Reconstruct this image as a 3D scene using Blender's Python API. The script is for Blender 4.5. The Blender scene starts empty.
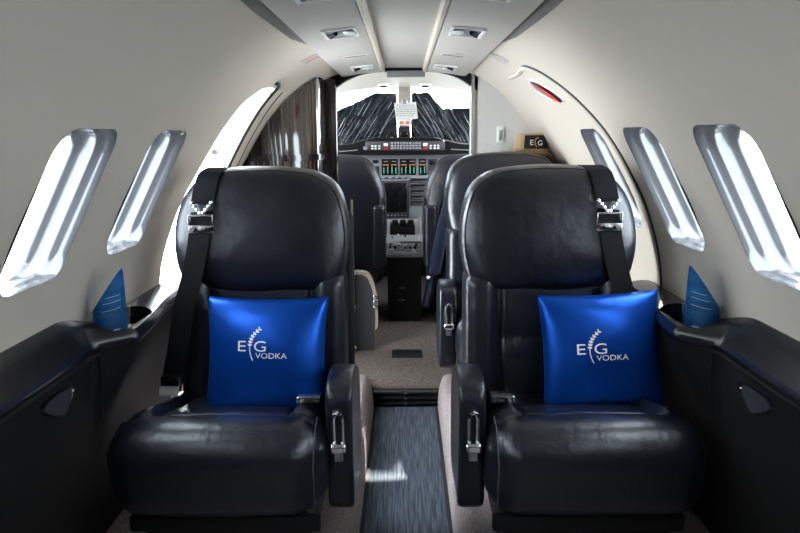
import bpy, bmesh, math, random
from mathutils import Vector, Matrix, Euler
random.seed(7)
SC = bpy.context.scene
COL = SC.collection
PI = math.pi

# ------------------------------------------------------------------ materials
def mat(name, col, rough=.5, metal=0., spec=.5, coat=0., bump=None, var=None, trans=0., ior=1.45, sheen=0., aniso=0., alpha=None, emit=None, coat_rough=.05):
    m = bpy.data.materials.new(name); m.use_nodes = True
    nt = m.node_tree; p = nt.nodes['Principled BSDF']
    p.inputs['Base Color'].default_value = (*col, 1)
    p.inputs['Roughness'].default_value = rough
    p.inputs['Metallic'].default_value = metal
    p.inputs['Specular IOR Level'].default_value = spec
    p.inputs['Coat Weight'].default_value = coat
    p.inputs['Coat Roughness'].default_value = coat_rough
    p.inputs['Transmission Weight'].default_value = trans
    p.inputs['IOR'].default_value = ior
    p.inputs['Sheen Weight'].default_value = sheen
    p.inputs['Anisotropic'].default_value = aniso
    if emit: p.inputs['Emission Color'].default_value = (*emit[0], 1); p.inputs['Emission Strength'].default_value = emit[1]
    tc = nt.nodes.new('ShaderNodeTexCoord')
    if bump:
        prev = None
        for (kind, scale, strength, dist) in bump:
            mp = nt.nodes.new('ShaderNodeMapping'); nt.links.new(tc.outputs['Object'], mp.inputs[0])
            if isinstance(scale, tuple): mp.inputs['Scale'].default_value = scale; sc = 1
            else: sc = scale
            if kind == 'noise':
                t = nt.nodes.new('ShaderNodeTexNoise'); t.inputs['Scale'].default_value = sc; t.inputs['Detail'].default_value = 3; out = t.outputs['Fac']
            elif kind == 'voronoi':
                t = nt.nodes.new('ShaderNodeTexVoronoi'); t.inputs['Scale'].default_value = sc; out = t.outputs['Distance']
            else:
                t = nt.nodes.new('ShaderNodeTexWave'); t.inputs['Scale'].default_value = sc; t.bands_direction = kind[-1].upper(); out = t.outputs['Fac']
            nt.links.new(mp.outputs[0], t.inputs['Vector'])
            b = nt.nodes.new('ShaderNodeBump'); b.inputs['Strength'].default_value = strength; b.inputs['Distance'].default_value = dist
            nt.links.new(out, b.inputs['Height'])
            if prev: nt.links.new(prev.outputs[0], b.inputs['Normal'])
            prev = b
        nt.links.new(prev.outputs[0], p.inputs['Normal'])
    if var:
        scale, c2, lo, hi = var
        mp = nt.nodes.new('ShaderNodeMapping'); nt.links.new(tc.outputs['Object'], mp.inputs[0])
        if isinstance(scale, tuple): mp.inputs['Scale'].default_value = scale; sc = 1
        else: sc = scale
        t = nt.nodes.new('ShaderNodeTexNoise'); t.inputs['Scale'].default_value = sc; t.inputs['Detail'].default_value = 4
        nt.links.new(mp.outputs[0], t.inputs['Vector'])
        r = nt.nodes.new('ShaderNodeValToRGB'); r.color_ramp.elements[0].position = lo; r.color_ramp.elements[1].position = hi
        r.color_ramp.elements[0].color = (*col, 1); r.color_ramp.elements[1].color = (*c2, 1)
        nt.links.new(t.outputs['Fac'], r.inputs[0]); nt.links.new(r.outputs[0], p.inputs['Base Color'])
    return m

def glass_mat(name, tint=(1, 1, 1)):
    m = bpy.data.materials.new(name); m.use_nodes = True; nt = m.node_tree
    nt.nodes.remove(nt.nodes['Principled BSDF']); out = nt.nodes['Material Output']
    tr = nt.nodes.new('ShaderNodeBsdfTransparent'); tr.inputs[0].default_value = (*tint, 1)
    gl = nt.nodes.new('ShaderNodeBsdfGlossy'); gl.inputs['Roughness'].default_value = .02
    lw = nt.nodes.new('ShaderNodeLayerWeight'); lw.inputs[0].default_value = .5
    pw = nt.nodes.new('ShaderNodeMath'); pw.operation = 'POWER'; pw.inputs[1].default_value = 5
    fr = nt.nodes.new('ShaderNodeMath'); fr.operation = 'MULTIPLY_ADD'; fr.inputs[1].default_value = .9; fr.inputs[2].default_value = .05
    nt.links.new(lw.outputs['Facing'], pw.inputs[0]); nt.links.new(pw.outputs[0], fr.inputs[0])
    mx = nt.nodes.new('ShaderNodeMixShader')
    nt.links.new(fr.outputs[0], mx.inputs[0]); nt.links.new(tr.outputs[0], mx.inputs[1]); nt.links.new(gl.outputs[0], mx.inputs[2])
    nt.links.new(mx.outputs[0], out.inputs[0])
    return m

M = {}
M['liner'] = mat('headliner', (.55, .497, .42), .55, spec=.35, bump=[('noise', 260, .05, .002)])
M['step_shade'] = mat('painted_step_shade', (.17, .16, .15), .6)
M['panelgrey'] = mat('bulkhead_grey', (.60, .60, .585), .45)
M['ceil'] = mat('ceiling_panel', (.47, .445, .405), .5)
M['reveal'] = mat('window_reveal', (.11, .11, .115), .10, spec=.6, metal=.35)
M['leather'] = mat('black_leather', (.0075, .009, .0145), .31, spec=.72, bump=[('voronoi', 420, .10, .002), ('noise', 14, .35, .012), ('noise', (60, 14, 14), .08, .006)])
M['ledge'] = mat('ledge_leather', (.006, .006, .008), .26, spec=.6, bump=[('voronoi', 400, .10, .002)])
M['sidepanel'] = mat('side_panel_vinyl', (.0085, .008, .008), .62, spec=.15, bump=[('voronoi', 300, .12, .002)])
M['thread'] = mat('stitching', (.05, .05, .055), .6)
M['black'] = mat('black_plastic', (.006, .006, .0065), .5, spec=.3)
M['blackgloss'] = mat('black_gloss', (.008, .008, .009), .15, coat=.5)
M['matte'] = mat('matte_black', (.008, .008, .008), .9, spec=.1)
M['webbing'] = mat('seat_webbing', (.006, .006, .007), .8, spec=.2, bump=[('waveX', (700, 700, 700), .25, .001)])
M['chrome'] = mat('chrome', (.82, .83, .86), .12, metal=1.)
M['steel'] = mat('brushed_steel', (.55, .56, .58), .3, metal=1.)
M['satin'] = mat('blue_satin', (.002, .072, .43), .34, metal=.6, spec=.4, sheen=.0, aniso=.4, bump=[('noise', 9, .25, .012), ('waveX', (900, 1, 900), .05, .0006)])
M['print'] = mat('silver_print', (.93, .95, .98), .5)
M['carpet'] = mat('aisle_carpet', (.22, .187, .183), .95, spec=.1, bump=[('noise', 420, .8, .006)], var=(160, (.38, .335, .33), .35, .65))
M['carpet2'] = mat('floor_carpet', (.085, .07, .062), .95, spec=.1, bump=[('noise', 400, .8, .006)], var=(120, (.16, .135, .12), .35, .65))
M['runner'] = mat('runner_weave', (.045, .055, .07), .85, spec=.1, bump=[('waveX', (160, 160, 160), .5, .003), ('waveY', (160, 160, 160), .4, .003)], var=((170, 8, 1), (.11, .135, .17), .38, .66))
M['binding'] = mat('runner_binding', (.012, .012, .014), .8)
M['wood'] = mat('dark_striped_veneer', (.012, .008, .007), .10, coat=1., var=((120, 120, 1.4), (.12, .09, .072), .47, .74))
M['wooddark'] = mat('dark_lacquer', (.012, .009, .009), .1, coat=1.)
M['brown'] = mat('brown_panel', (.085, .062, .048), .5)
M['glass'] = glass_mat('windshield_glass', (.46, .475, .49))
M['tinted'] = glass_mat('tinted_cabin_glass', (.42, .445, .46))
M['tumbler'] = glass_mat('tumbler_glass', (.93, .96, .97))
M['paperblue'] = mat('blue_paper', (.016, .12, .30), .4, spec=.5, var=((6, 6, 30), (.03, .22, .46), .45, .6))
M['paperwhite'] = mat('white_paper', (.50, .48, .44), .7)
M['orange'] = mat('orange_print', (.7, .12, .03), .5)
M['green'] = mat('green_print', (.05, .25, .06), .5)
M['white'] = mat('white_plastic', (.75, .75, .73), .4)
M['beige'] = mat('beige_trim', (.30, .27, .22), .5)
M['greypanel'] = mat('instrument_grey', (.24, .245, .255), .5)
M['darkgrey'] = mat('dark_grey', (.03, .031, .034), .5)
M['screen'] = mat('dark_screen', (.006, .006, .007), .08)
M['red'] = mat('red_mark', (.55, .03, .02), .5)
M['redglow'] = mat('red_lamp', (.22, .01, .015), .4, emit=((1, .05, .06), .03))
M['greenglow'] = mat('green_gauge', (.06, .22, .15), .4, emit=((.15, .8, .5), .08))
M['orangeglow'] = mat('orange_gauge', (.32, .08, .04), .4, emit=((1, .25, .12), .12))
M['mylar'] = mat('dark_mylar', (.05, .052, .058), .16, metal=1., bump=[('noise', (3, 3, 26), .35, .02)])
M['glint_print'] = mat('silver_glint_and_print', (.85, .87, .9), .3, metal=.7)  # painted glints on the sun shades, also the leaflet print
M['straw'] = mat('straw', (.52, .36, .20), .75, bump=[('waveZ', (500, 500, 500), .4, .002)])
M['hatband'] = mat('hat_band', (.008, .008, .009), .6)
M['yellow'] = mat('yellow_print', (.55, .42, .05), .5)
M['jacket'] = mat('navy_cloth', (.006, .011, .028), .85, sheen=.15, spec=.2)
M['lens'] = mat('lamp_lens', (.80, .80, .78), .2, metal=.2)

# ------------------------------------------------------------------ object helpers
WLOC = {}
def wl(o): return WLOC.get(o.name, Vector((0, 0, 0)))

def obj(name, bm, m, parent=None, origin=None, smooth=35, recalc=True):
    if recalc: bmesh.ops.recalc_face_normals(bm, faces=bm.faces)
    if parent is not None: o0 = wl(parent)
    elif origin is not None: o0 = Vector(origin)
    else: o0 = Vector((0, 0, 0))
    bmesh.ops.translate(bm, verts=bm.verts, vec=-o0)
    me = bpy.data.meshes.new(name); bm.to_mesh(me); bm.free()
    if smooth:
        for p in me.polygons: p.use_smooth = True
        me.set_sharp_from_angle(angle=math.radians(smooth))
    ms = m if isinstance(m, (list, tuple)) else [m]
    for q in ms: me.materials.append(q)
    o = bpy.data.objects.new(name, me); COL.objects.link(o)
    if parent is not None: o.parent = parent
    else: o.location = o0
    WLOC[o.name] = o0
    return o

def thing(name, loc, label, cat, group=None):
    o = bpy.data.objects.new(name, None); COL.objects.link(o); o.location = loc; o.empty_display_size = .05
    WLOC[o.name] = Vector(loc)
    return tag(o, label, cat, group)

def tag(o, label, cat, group=None):
    o['label'] = label; o['category'] = cat
    if group: o['group'] = group
    return o

def struct(o, label=None, cat=None):
    o['kind'] = 'structure'
    if label: o['label'] = label
    if cat: o['category'] = cat
    return o

def copy_tree(o, parent=None):
    c = o.copy(); COL.objects.link(c)
    if parent is not None: c.parent = parent
    for ch in list(o.children): copy_tree(ch, c)
    return c

# ------------------------------------------------------------------ mesh helpers
def B(): return bmesh.new()

def loft(bm, rings, closed=True, cap0=False, cap1=False, mi=0):
    vr = [[bm.verts.new(p) for p in r] for r in rings]
    n = len(vr[0])
    for a, b in zip(vr, vr[1:]):
        for i in range(n if closed else n - 1):
            j = (i + 1) % n
            f = bm.faces.new((a[i], a[j], b[j], b[i])); f.material_index = mi
    if cap0: f = bm.faces.new(vr[0][::-1]); f.material_index = mi
    if cap1: f = bm.faces.new(vr[-1]); f.material_index = mi
    return vr

def box(bm, x0, x1, y0, y1, z0, z1, bev=0, seg=2, mi=0):
    x0, x1 = min(x0, x1), max(x0, x1); y0, y1 = min(y0, y1), max(y0, y1); z0, z1 = min(z0, z1), max(z0, z1)
    r = bmesh.ops.create_cube(bm, size=1)
    vs = r['verts']
    for v in vs: v.co = Vector(((x0 + x1) / 2 + v.co.x * (x1 - x0), (y0 + y1) / 2 + v.co.y * (y1 - y0), (z0 + z1) / 2 + v.co.z * (z1 - z0)))
    fs = set(f for v in vs for f in v.link_faces)
    for f in fs: f.material_index = mi
    if bev:
        es = list(set(e for v in vs for e in v.link_edges))
        bmesh.ops.bevel(bm, geom=es, offset=bev, segments=seg, profile=.5, affect='EDGES')
    return vs

def catmull(pts, n=6, closed=False):
    P = [Vector(p) for p in pts]; out = []; L = len(P)
    rng = range(L) if closed else range(L - 1)
    for i in rng:
        if closed: p0, p1, p2, p3 = P[(i - 1) % L], P[i], P[(i + 1) % L], P[(i + 2) % L]
        else: p0, p1, p2, p3 = P[max(i - 1, 0)], P[i], P[i + 1], P[min(i + 2, L - 1)]
        for k in range(n):
            t = k / n
            out.append(.5 * ((2 * p1) + (p2 - p0) * t + (2 * p0 - 5 * p1 + 4 * p2 - p3) * t * t + (3 * p1 - p0 - 3 * p2 + p3) * t ** 3))
    if not closed: out.append(P[-1].copy())
    return out

def tube(bm, pts, r, n=8, closed=False, mi=0):
    P = [Vector(p) for p in pts]; rings = []
    L = len(P); prev = None
    for i, p in enumerate(P):
        if closed: t = P[(i + 1) % L] - P[(i - 1) % L]
        else: t = P[min(i + 1, L - 1)] - P[max(i - 1, 0)]
        t.normalize()
        if prev is None:
            a = Vector((0, 0, 1)) if abs(t.z) < .9 else Vector((1, 0, 0))
            u = t.cross(a).normalized()
        else:
            u = (prev - t * prev.dot(t)).normalized()
        prev = u; w = t.cross(u)
        rr = r[i] if isinstance(r, (list, tuple)) else r
        rings.append([p + (u * math.cos(2 * PI * k / n) + w * math.sin(2 * PI * k / n)) * rr for k in range(n)])
    if closed: rings.append(rings[0])
    loft(bm, rings, True, not closed, not closed, mi)
    if closed: bmesh.ops.remove_doubles(bm, verts=bm.verts, dist=1e-6)

def cyl(bm, p0, p1, r, n=16, mi=0, r1=None):
    tube(bm, [p0, p1], [r, r if r1 is None else r1], n, False, mi)

def ribbon(bm, pts, wdir, width, thick, nrm):
    """strap along pts: width along wdir, thickness along -nrm"""
    W = Vector(wdir).normalized() * width / 2; N = Vector(nrm).normalized() * thick
    rings = []
    for p in pts:
        p = Vector(p); rings.append([p - W, p + W, p + W + N, p - W + N])
    loft(bm, rings, True, True, True)

def softbox(bm, x0, x1, y0, y1, z0, z1, r, k=4, m=(10, 8, 6), fn=None):
    def axis(a, b, mm):
        out = [a + r * (1 - math.tan(PI / 4 * (1 - i / k))) for i in range(k)]
        out += [a + r + (b - a - 2 * r) * i / mm for i in range(mm + 1)]
        out += [b - r * (1 - math.tan(PI / 4 * (i / k))) for i in range(1, k + 1)]
        return out
    A = [axis(x0, x1, m[0]), axis(y0, y1, m[1]), axis(z0, z1, m[2])]
    lo = Vector((x0 + r, y0 + r, z0 + r)); hi = Vector((x1 - r, y1 - r, z1 - r))
    cache = {}
    def vert(i, j, l):
        key = (i, j, l)
        if key in cache: return cache[key]
        p = Vector((A[0][i], A[1][j], A[2][l]))
        q = Vector((min(max(p.x, lo.x), hi.x), min(max(p.y, lo.y), hi.y), min(max(p.z, lo.z), hi.z)))
        d = p - q
        if d.length > 1e-9: p = q + d.normalized() * r
        if fn: p = fn(p)
        cache[key] = bm.verts.new(p); return cache[key]
    nx, ny, nz = len(A[0]) - 1, len(A[1]) - 1, len(A[2]) - 1
    for i in range(nx):
        for j in range(ny):
            for l in (0, nz): bm.faces.new((vert(i, j, l), vert(i + 1, j, l), vert(i + 1, j + 1, l), vert(i, j + 1, l)))
    for i in range(nx):
        for l in range(nz):
            for j in (0, ny): bm.faces.new((vert(i, j, l), vert(i + 1, j, l), vert(i + 1, j, l + 1), vert(i, j, l + 1)))
    for j in range(ny):
        for l in range(nz):
            for i in (0, nx): bm.faces.new((vert(i, j, l), vert(i, j + 1, l), vert(i, j + 1, l + 1), vert(i, j, l + 1)))

def rrect(w, h, r, n=5):
    out = []
    for cx, cy, a0 in ((w / 2 - r, h / 2 - r, 0), (-w / 2 + r, h / 2 - r, 90), (-w / 2 + r, -h / 2 + r, 180), (w / 2 - r, -h / 2 + r, 270)):
        for k in range(n + 1):
            a = math.radians(a0 + 90 * k / n); out.append((cx + r * math.cos(a), cy + r * math.sin(a)))
    return out

def ev_mesh(o):
    dg = bpy.context.evaluated_depsgraph_get(); dg.update()
    return bpy.data.meshes.new_from_object(o.evaluated_get(dg))

def boolean_cut(o, cutters):
    for c in cutters:
        md = o.modifiers.new('cut', 'BOOLEAN'); md.operation = 'DIFFERENCE'; md.object = c; md.solver = 'EXACT'
    me = ev_mesh(o); o.modifiers.clear(); old = o.data; o.data = me; bpy.data.meshes.remove(old)
    for c in cutters:
        d = c.data; bpy.data.objects.remove(c); bpy.data.meshes.remove(d)
    for p in o.data.polygons: p.use_smooth = True
    o.data.set_sharp_from_angle(angle=math.radians(30))

# ------------------------------------------------------------------ cabin shell
PROF = [(0.0, 1.433), (.15, 1.430), (.285, 1.41), (.38, 1.362), (.48, 1.272), (.557, 1.17), (.628, 1.05), (.69, .93), (.732, .80), (.75, .68), (.756, .55), (.78, .38), (.80, .2), (.80, 0.0), (.80, -.03)]
FP = [(p.x, p.y) for p in catmull([(x, z, 0) for x, z in PROF], 8)]
FP = [FP[0]] + [p for p in FP[1:]]
def wall_x(z):
    for (xa, za), (xb, zb) in zip(FP, FP[1:]):
        if zb <= z <= za: return xa + (xb - xa) * (za - z) / max(za - zb, 1e-9)
    return FP[-1][0]
def prof_z(x):
    for (xa, za), (xb, zb) in zip(FP, FP[1:]):
        if xa <= x <= xb and zb < za + 1e-6: return za + (zb - za) * (x - xa) / max(xb - xa, 1e-9)
    return .7
YB, YF = -1.45, 3.0
SIDE = [p for p in FP if p[0] >= .284]
def shell_normal(i, pts):
    a = pts[max(i - 1, 0)]; b = pts[min(i + 1, len(pts) - 1)]
    t = Vector((b[0] - a[0], b[1] - a[1])); t.normalize()
    return Vector((-t.y, t.x))          # outward for a profile running from crown down the right side
def make_wall(s, name):
    bm = B(); n = len(SIDE)
    outer = []
    for i, (x, z) in enumerate(SIDE):
        nn = shell_normal(i, SIDE)
        outer.append((x + nn.x * .085, z + nn.y * .085))
    ring = SIDE + outer[::-1]
    loft(bm, [[(s * x, y, z) for x, z in ring] for y in (YB, YF)], True, True, True)
    return obj(name, bm, M['liner'], smooth=30)

WIN = dict(w=.232, h=.298, zc=1.006, r=.048)
WY = [1.2075, 1.625, 2.04, .79, .372, -.045, -.462]
def win_loop(yc, dx, scale, s, grow=0., n=6):
    pts = []
    for (a, b) in rrect(WIN['w'] + grow, WIN['h'] + grow, WIN['r'], n):
        z = WIN['zc'] + b * scale; y = yc + a * scale + .06 * (b * scale)
        pts.append((s * (wall_x(z) + dx), y, z))
    return pts
def cutter(loop0, loop1):
    bm = B(); loft(bm, [loop0, loop1], True, True, True)
    return obj('cut', bm, M['liner'])
DOOR = [(1.905, .30), (2.345, .30), (2.345, 1.0), (2.34, 1.29), (2.33, 1.302), (2.26, 1.303), (2.17, 1.29), (2.09, 1.245), (2.045, 1.16), (2.01, 1.05), (1.965, .9), (1.92, .75), (1.905, .6)]

walls = {}
wi = 0
for s, nm in ((-1, 'wall_left'), (1, 'wall_right')):
    w = make_wall(s, nm); struct(w, 'curved warm grey cabin sidewall')
    cuts = []
    for k, yc in enumerate(WY):
        if s == -1 and k == 2: continue
        l0 = [(s * .40, y, z) for x, y, z in win_loop(yc, 0, 1, s)]
        l1 = [(s * 1.1, y, z) for x, y, z in win_loop(yc, 0, 1, s)]
        cuts.append(cutter(l0, l1))
    if s == -1:
        cuts.append(cutter([(-.30, y, z) for y, z in DOOR], [(-1.1, y, z) for y, z in DOOR]))
    boolean_cut(w, cuts); walls[s] = w

for s in (-1, 1):
    for k, yc in enumerate(WY):
        if s == -1 and k == 2: continue
        wi += 1
        steps = [(.001, 1.003), (.0005, .995), (.005, .985), (.018, .986), (.030, .985), (.036, .965), (.042, .966), (.048, .985), (.060, .988), (.074, .985), (.079, .958), (.088, .957), (.092, .975), (.106, .975)]
        bm = B(); loft(bm, [win_loop(yc, dx, sc, s) for dx, sc in steps])
        f = obj('window_%d' % wi, bm, M['reveal'], origin=(s * .68, yc, 1.0), recalc=True, smooth=50)
        struct(f, 'oval cabin window with silvery stepped reveal')
        bm = B(); bm.faces.new([bm.verts.new(p) for p in win_loop(yc, .100, .975, s)])
        obj('pane', bm, M['tinted'], f)

# ceiling : centre panel plus two service panels
bm = B()
cen = [p for p in FP if p[0] <= .286]
ring = [(-x, z) for x, z in cen[::-1]] + [(x, z) for x, z in cen[1:]]
out = [(x, z + .085) for x, z in ring[::-1]]
loft(bm, [[(x, y, z) for x, z in ring + out] for y in (YB, YF)], True, True, True)
struct(obj('ceiling', bm, M['ceil']), 'pale grey cabin ceiling')
for s in (-1, 1):
    bm = B(); sec = [(.102, 1.428), (.102, 1.418), (.112, 1.413), (.18, 1.409), (.262, 1.396), (.276, 1.396), (.280, 1.404), (.28, 1.412)]
    loft(bm, [[(s * x, y, z) for x, z in sec + [(.19, 1.425)]] for y in (YB, 2.985)], True, True, True)
    struct(obj('ceiling_panel', bm, M['ceil']), 'long overhead service panel ' + ('left' if s < 0 else 'right') + ' of the ceiling centre')
    bm = B(); sec = [(.083, 1.432), (.083, 1.420), (.088, 1.414), (.096, 1.414), (.101, 1.420), (.101, 1.432)]
    loft(bm, [[(s * x, y, z) for x, z in sec] for y in (YB, 2.98)], True, True, True)
    struct(obj('trim_%d' % (1 if s < 0 else 2), bm, M['liner']), 'pale ridge running along the ceiling')

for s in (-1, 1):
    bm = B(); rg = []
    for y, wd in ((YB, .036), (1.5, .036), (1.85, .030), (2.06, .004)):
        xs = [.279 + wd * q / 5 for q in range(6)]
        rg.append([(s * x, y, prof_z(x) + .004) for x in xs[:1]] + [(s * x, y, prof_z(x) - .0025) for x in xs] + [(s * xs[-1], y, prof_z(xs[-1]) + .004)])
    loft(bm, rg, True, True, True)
    struct(obj('trim_%d' % (9 if s < 0 else 10), bm, M['step_shade']), 'strip painted dark as shade beside the ceiling panel')  # dark colour stands in for the shade of the panel step
# rear divider closing the cabin behind the camera
bm = B(); pts = [(x, z) for x, z in FP if x > .001]
loft(bm, [[(x, y, z) for x, z in pts] + [(-x, y, z) for x, z in pts[::-1]] for y in (YB - .03, YB)], True, True, True)
struct(obj('wall_back', bm, M['wooddark'], smooth=0), 'plain divider at the rear of the cabin')
# reading lights and air outlets in the service panels
def pzs(x): return 1.413 - (x - .112) / .15 * .017 if x > .112 else 1.413
def overhead_light(s, y, name, label, hl=.07):
    root = thing(name, (s * .165, y, 1.405), label, 'light', 'overhead reading lights')
    bm = B()
    x0, x1 = .122, .212
    outer = [(x0, y - hl), (x1, y - hl), (x1, y + hl), (x0, y + hl)]
    inner = [(x0 + .008, y - hl + .008), (x1 - .008, y - hl + .008), (x1 - .008, y + hl - .008), (x0 + .008, y + hl - .008)]
    def P(l, dz): return [(s * x, yy, pzs(x) - dz) for x, yy in l]
    loft(bm, [P(outer, -.004), P(outer, .004), P(inner, .004), P(inner, -.006)], True)
    obj('bezel', bm, M['white'], root, smooth=0)
    bm = B(); pts = P(inner, -.0005); bm.faces.new([bm.verts.new(p) for p in pts]); 
    obj('recess', bm, M['greypanel'], root, smooth=0)
    bm = B()
    for dx in (.143,):
        bmesh.ops.create_uvsphere(bm, u_segments=16, v_segments=8, radius=.019, matrix=Matrix.Translation((s * dx, y + .002, pzs(dx) - .004)) @ Matrix.Diagonal((1, 1.7, .28, 1)))
    obj('lamp_lens', bm, M['lens'], root)
    bm = B(); cyl(bm, (s * .178, y - .02, pzs(.178) - .004), (s * .195, y + .025, pzs(.195) - .004), .006, 8)
    obj('pivot_arm', bm, M['black'], root)
def air_outlet(s, y, label):
    root = thing('air_outlet', (s * .165, y, 1.405), label, 'vent', 'ceiling air outlets')
    bm = B()
    pts = [(.125, y - .012), (.208, y - .012), (.208, y + .012), (.125, y + .012)]
    loft(bm, [[(s * x, yy, pzs(x) + .002) for x, yy in pts], [(s * x, yy, pzs(x) - .003) for x, yy in pts]], True, True, True)
    obj('frame', bm, M['white'], root, smooth=0)
    bm = B()
    pts = [(.131, y - .007), (.202, y - .007), (.202, y + .007), (.131, y + .007)]
    loft(bm, [[(s * x, yy, pzs(x) + .002) for x, yy in pts], [(s * x, yy, pzs(x) - .0036) for x, yy in pts]], True, True, True)
    obj('slot', bm, M['darkgrey'], root, smooth=0)
for s, sd in ((-1, 'left'), (1, 'right')):
    overhead_light(s, 1.80, 'reading_light', 'overhead reading light in the %s ceiling panel, the nearer and larger one' % sd)
    overhead_light(s, 2.70, 'reading_light', 'small overhead reading light at the far end of the %s ceiling panel' % sd, .055)
    overhead_light(s, 1.30, 'reading_light', 'overhead reading light in the %s ceiling panel cut by the top of the frame' % sd)
    air_outlet(s, 2.30, 'slim dark air slot between the two reading lights of the %s ceiling panel' % sd)

# ------------------------------------------------------------------ floor
bm = B()
box(bm, -.80, .80, YB, 2.62, -.06, -.004)
struct(obj('floor', bm, M['binding'], smooth=0), 'sunken aisle floor')
bm = B(); box(bm, -.124, .124, YB, 2.575, -.003, .004)
r = obj('aisle_runner', bm, M['runner'], origin=(0, 1, 0), smooth=0); tag(r, 'blue-grey woven runner lying along the sunken aisle', 'runner')
bm = B()
for s in (-1, 1): box(bm, s * .124, s * .136, YB, 2.575, -.003, .006)
obj('bound_edge', bm, M['binding'], r, smooth=0)
cs = [(.137, -.003), (.140, .05), (.148, .095), (.166, .122), (.195, .131), (.30, .132), (.80, .132), (.80, -.003)]
cs = [(p.x, p.y) for p in catmull([(x, z, 0) for x, z in cs[:6]], 4)] + cs[6:]
for s in (-1, 1):
    bm = B(); loft(bm, [[(s * x, y, z) for x, z in cs] for y in (YB, 2.56, 2.63)], True, True, True)
    struct(obj('floor_raised_%s' % ('left' if s < 0 else 'right'), bm, M['carpet']), 'carpeted raised floor with rounded edge along the aisle')
bm = B()
prof = [(2.60, -.003), (2.60, .075), (2.603, .098), (2.615, .113), (2.64, .12), (2.75, .122), (4.7, .122), (4.7, -.003)]
loft(bm, [[(x, y, z) for y, z in prof] for x in (-.80, .80)], True, True, True)
struct(obj('floor_front', bm, M['carpet2']), 'brown carpeted floor leading to the cockpit')
# step grille
root = thing('step_vent_grille', (0, 2.59, 0), 'black louvred vent grille across the step at the end of the runner', 'vent')
bm = B(); box(bm, -.138, .138, 2.59, 2.60, 0, .078, .002)
obj('back_plate', bm, M['black'], root)
for z in (.012, .036, .060):
    bm = B(); loft(bm, [[(x, 2.590, z), (x, 2.576, z + .004), (x, 2.576, z + .010), (x, 2.590, z + .016)] for x in (-.136, .136)], True, True, True)
    obj('louvre', bm, M['blackgloss'], root)
for z in (.018, .042, .066):
    bm = B(); cyl(bm, (0, 2.578, z), (0, 2.571, z), .005, 10); obj('fixing_screw', bm, M['chrome'], root)
bm = B(); box(bm, -.064, .08, 2.86, 2.97, .122, .127, .002)
tag(obj('floor_plate', bm, M['black'], origin=(0, 2.9, .122)), 'small black access plate set in the brown carpet beyond the step', 'plate')

# ------------------------------------------------------------------ entry door opening, hatch seam, frames
def wall_strip(bm, pts, s, width, lift, r=None):
    tube(bm, [(s * (wall_x(z) - lift), y, z) for y, z in pts], r or .004, 6)
bm = B()
far = [(2.352, .35), (2.352, .7), (2.352, 1.0), (2.348, 1.20), (2.345, 1.295), (2.335, 1.312), (2.27, 1.315)]
tube(bm, [(-(wall_x(z) - .002), y, z) for y, z in catmull_yz] if False else [(-(wall_x(v.y) - .002), v.x, v.y) for v in catmull([(y, z, 0) for y, z in far], 6)], .007, 8)
g = obj('door_1', bm, M['black'], origin=(-.7, 2.3, .3)); struct(g, 'open cabin door frame with black seal')
bm = B()
pts = catmull([(y + .055, z + .005, 0) for y, z in far[:5]], 6)
rings = []
for v in pts:
    x = wall_x(v.y); rings.append([(-(x + .01), v.x - .045, v.y), (-(x - .008), v.x - .043, v.y), (-(x - .012), v.x - .03, v.y), (-(x - .012), v.x + .03, v.y), (-(x - .008), v.x + .045, v.y), (-(x + .01), v.x + .05, v.y)])
loft(bm, rings, False)
obj('frame_strip', bm, M['liner'], g)
bm = B(); pts = catmull([(y + .112, z + .004, 0) for y, z in far[:5]], 6)
tube(bm, [(-(wall_x(min(v.y, 1.3)) - .002), v.x, v.y) for v in pts], .006, 8)
obj('outer_seal', bm, M['black'], g)
# jamb of the open doorway: white sill piece with its dark latch hole
bm = B()
jp = [(-(wall_x(z) + .012), 2.335, z) for z in (.35, .6, .8, 1.0, 1.15, 1.27)]
loft(bm, [jp, [(x - .09, y + .004, z) for x, y, z in jp]], False)
obj('jamb', bm, M['white'], g)
bm = B(); cyl(bm, (-.675, 2.336, 1.085), (-.675, 2.320, 1.085), .010, 12)
obj('latch_stud', bm, M['black'], g)

hs = [(1.835, .62), (1.832, .75), (1.832, .9), (1.835, 1.05), (1.87, 1.15), (1.94, 1.228), (2.04, 1.31), (2.13, 1.349), (2.21, 1.356), (2.32, 1.352), (2.48, 1.352)]
hc = catmull([(y, z, 0) for y, z in hs], 6)
bm = B(); tube(bm, [(wall_x(v.y) - .0005, v.x, v.y) for v in hc[:49]], .0042, 8)
h = obj('trim_3', bm, M['darkgrey'], origin=(.6, 1.9, .9)); struct(h, 'dark seam around the escape hatch in the right wall')
bm = B(); tube(bm, [(wall_x(v.y) + .004, v.x + .016, v.y - .004) for v in hc], .010, 8)
obj('seam_lip', bm, M['liner'], h)

# hatch release handle
def wallpt(s, y, z, lift): 
    e = .004; x = wall_x(z); dx = (wall_x(z + e) - wall_x(z - e)) / (2 * e)
    n = Vector((-1, 0, dx)); n.normalize()     # inward for right side
    return Vector((s * (x + n.x * lift), y, z + n.z * lift))
root = thing('hatch_release_handle', tuple(wallpt(1, 2.21, 1.28, 0)), 'red and white recessed release handle high on the right escape hatch', 'handle')
def lozenge(lift, k, pts=None):
    c = (2.215, 1.279)
    base = [(2.30, 1.315), (2.25, 1.318), (2.18, 1.295), (2.11, 1.262), (2.10, 1.242), (2.16, 1.242), (2.25, 1.262), (2.32, 1.288)]
    sm = catmull([(a, b, 0) for a, b in base], 4, True)
    return [wallpt(1, c[0] + (v.x - c[0]) * k, c[1] + (v.y - c[1]) * k, lift) for v in sm]
bm = B(); loft(bm, [lozenge(-.002, 1.08), lozenge(.004, 1.06), lozenge(.005, 1.0), lozenge(.002, .97)], True)
obj('bezel', bm, M['white'], root)
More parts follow.
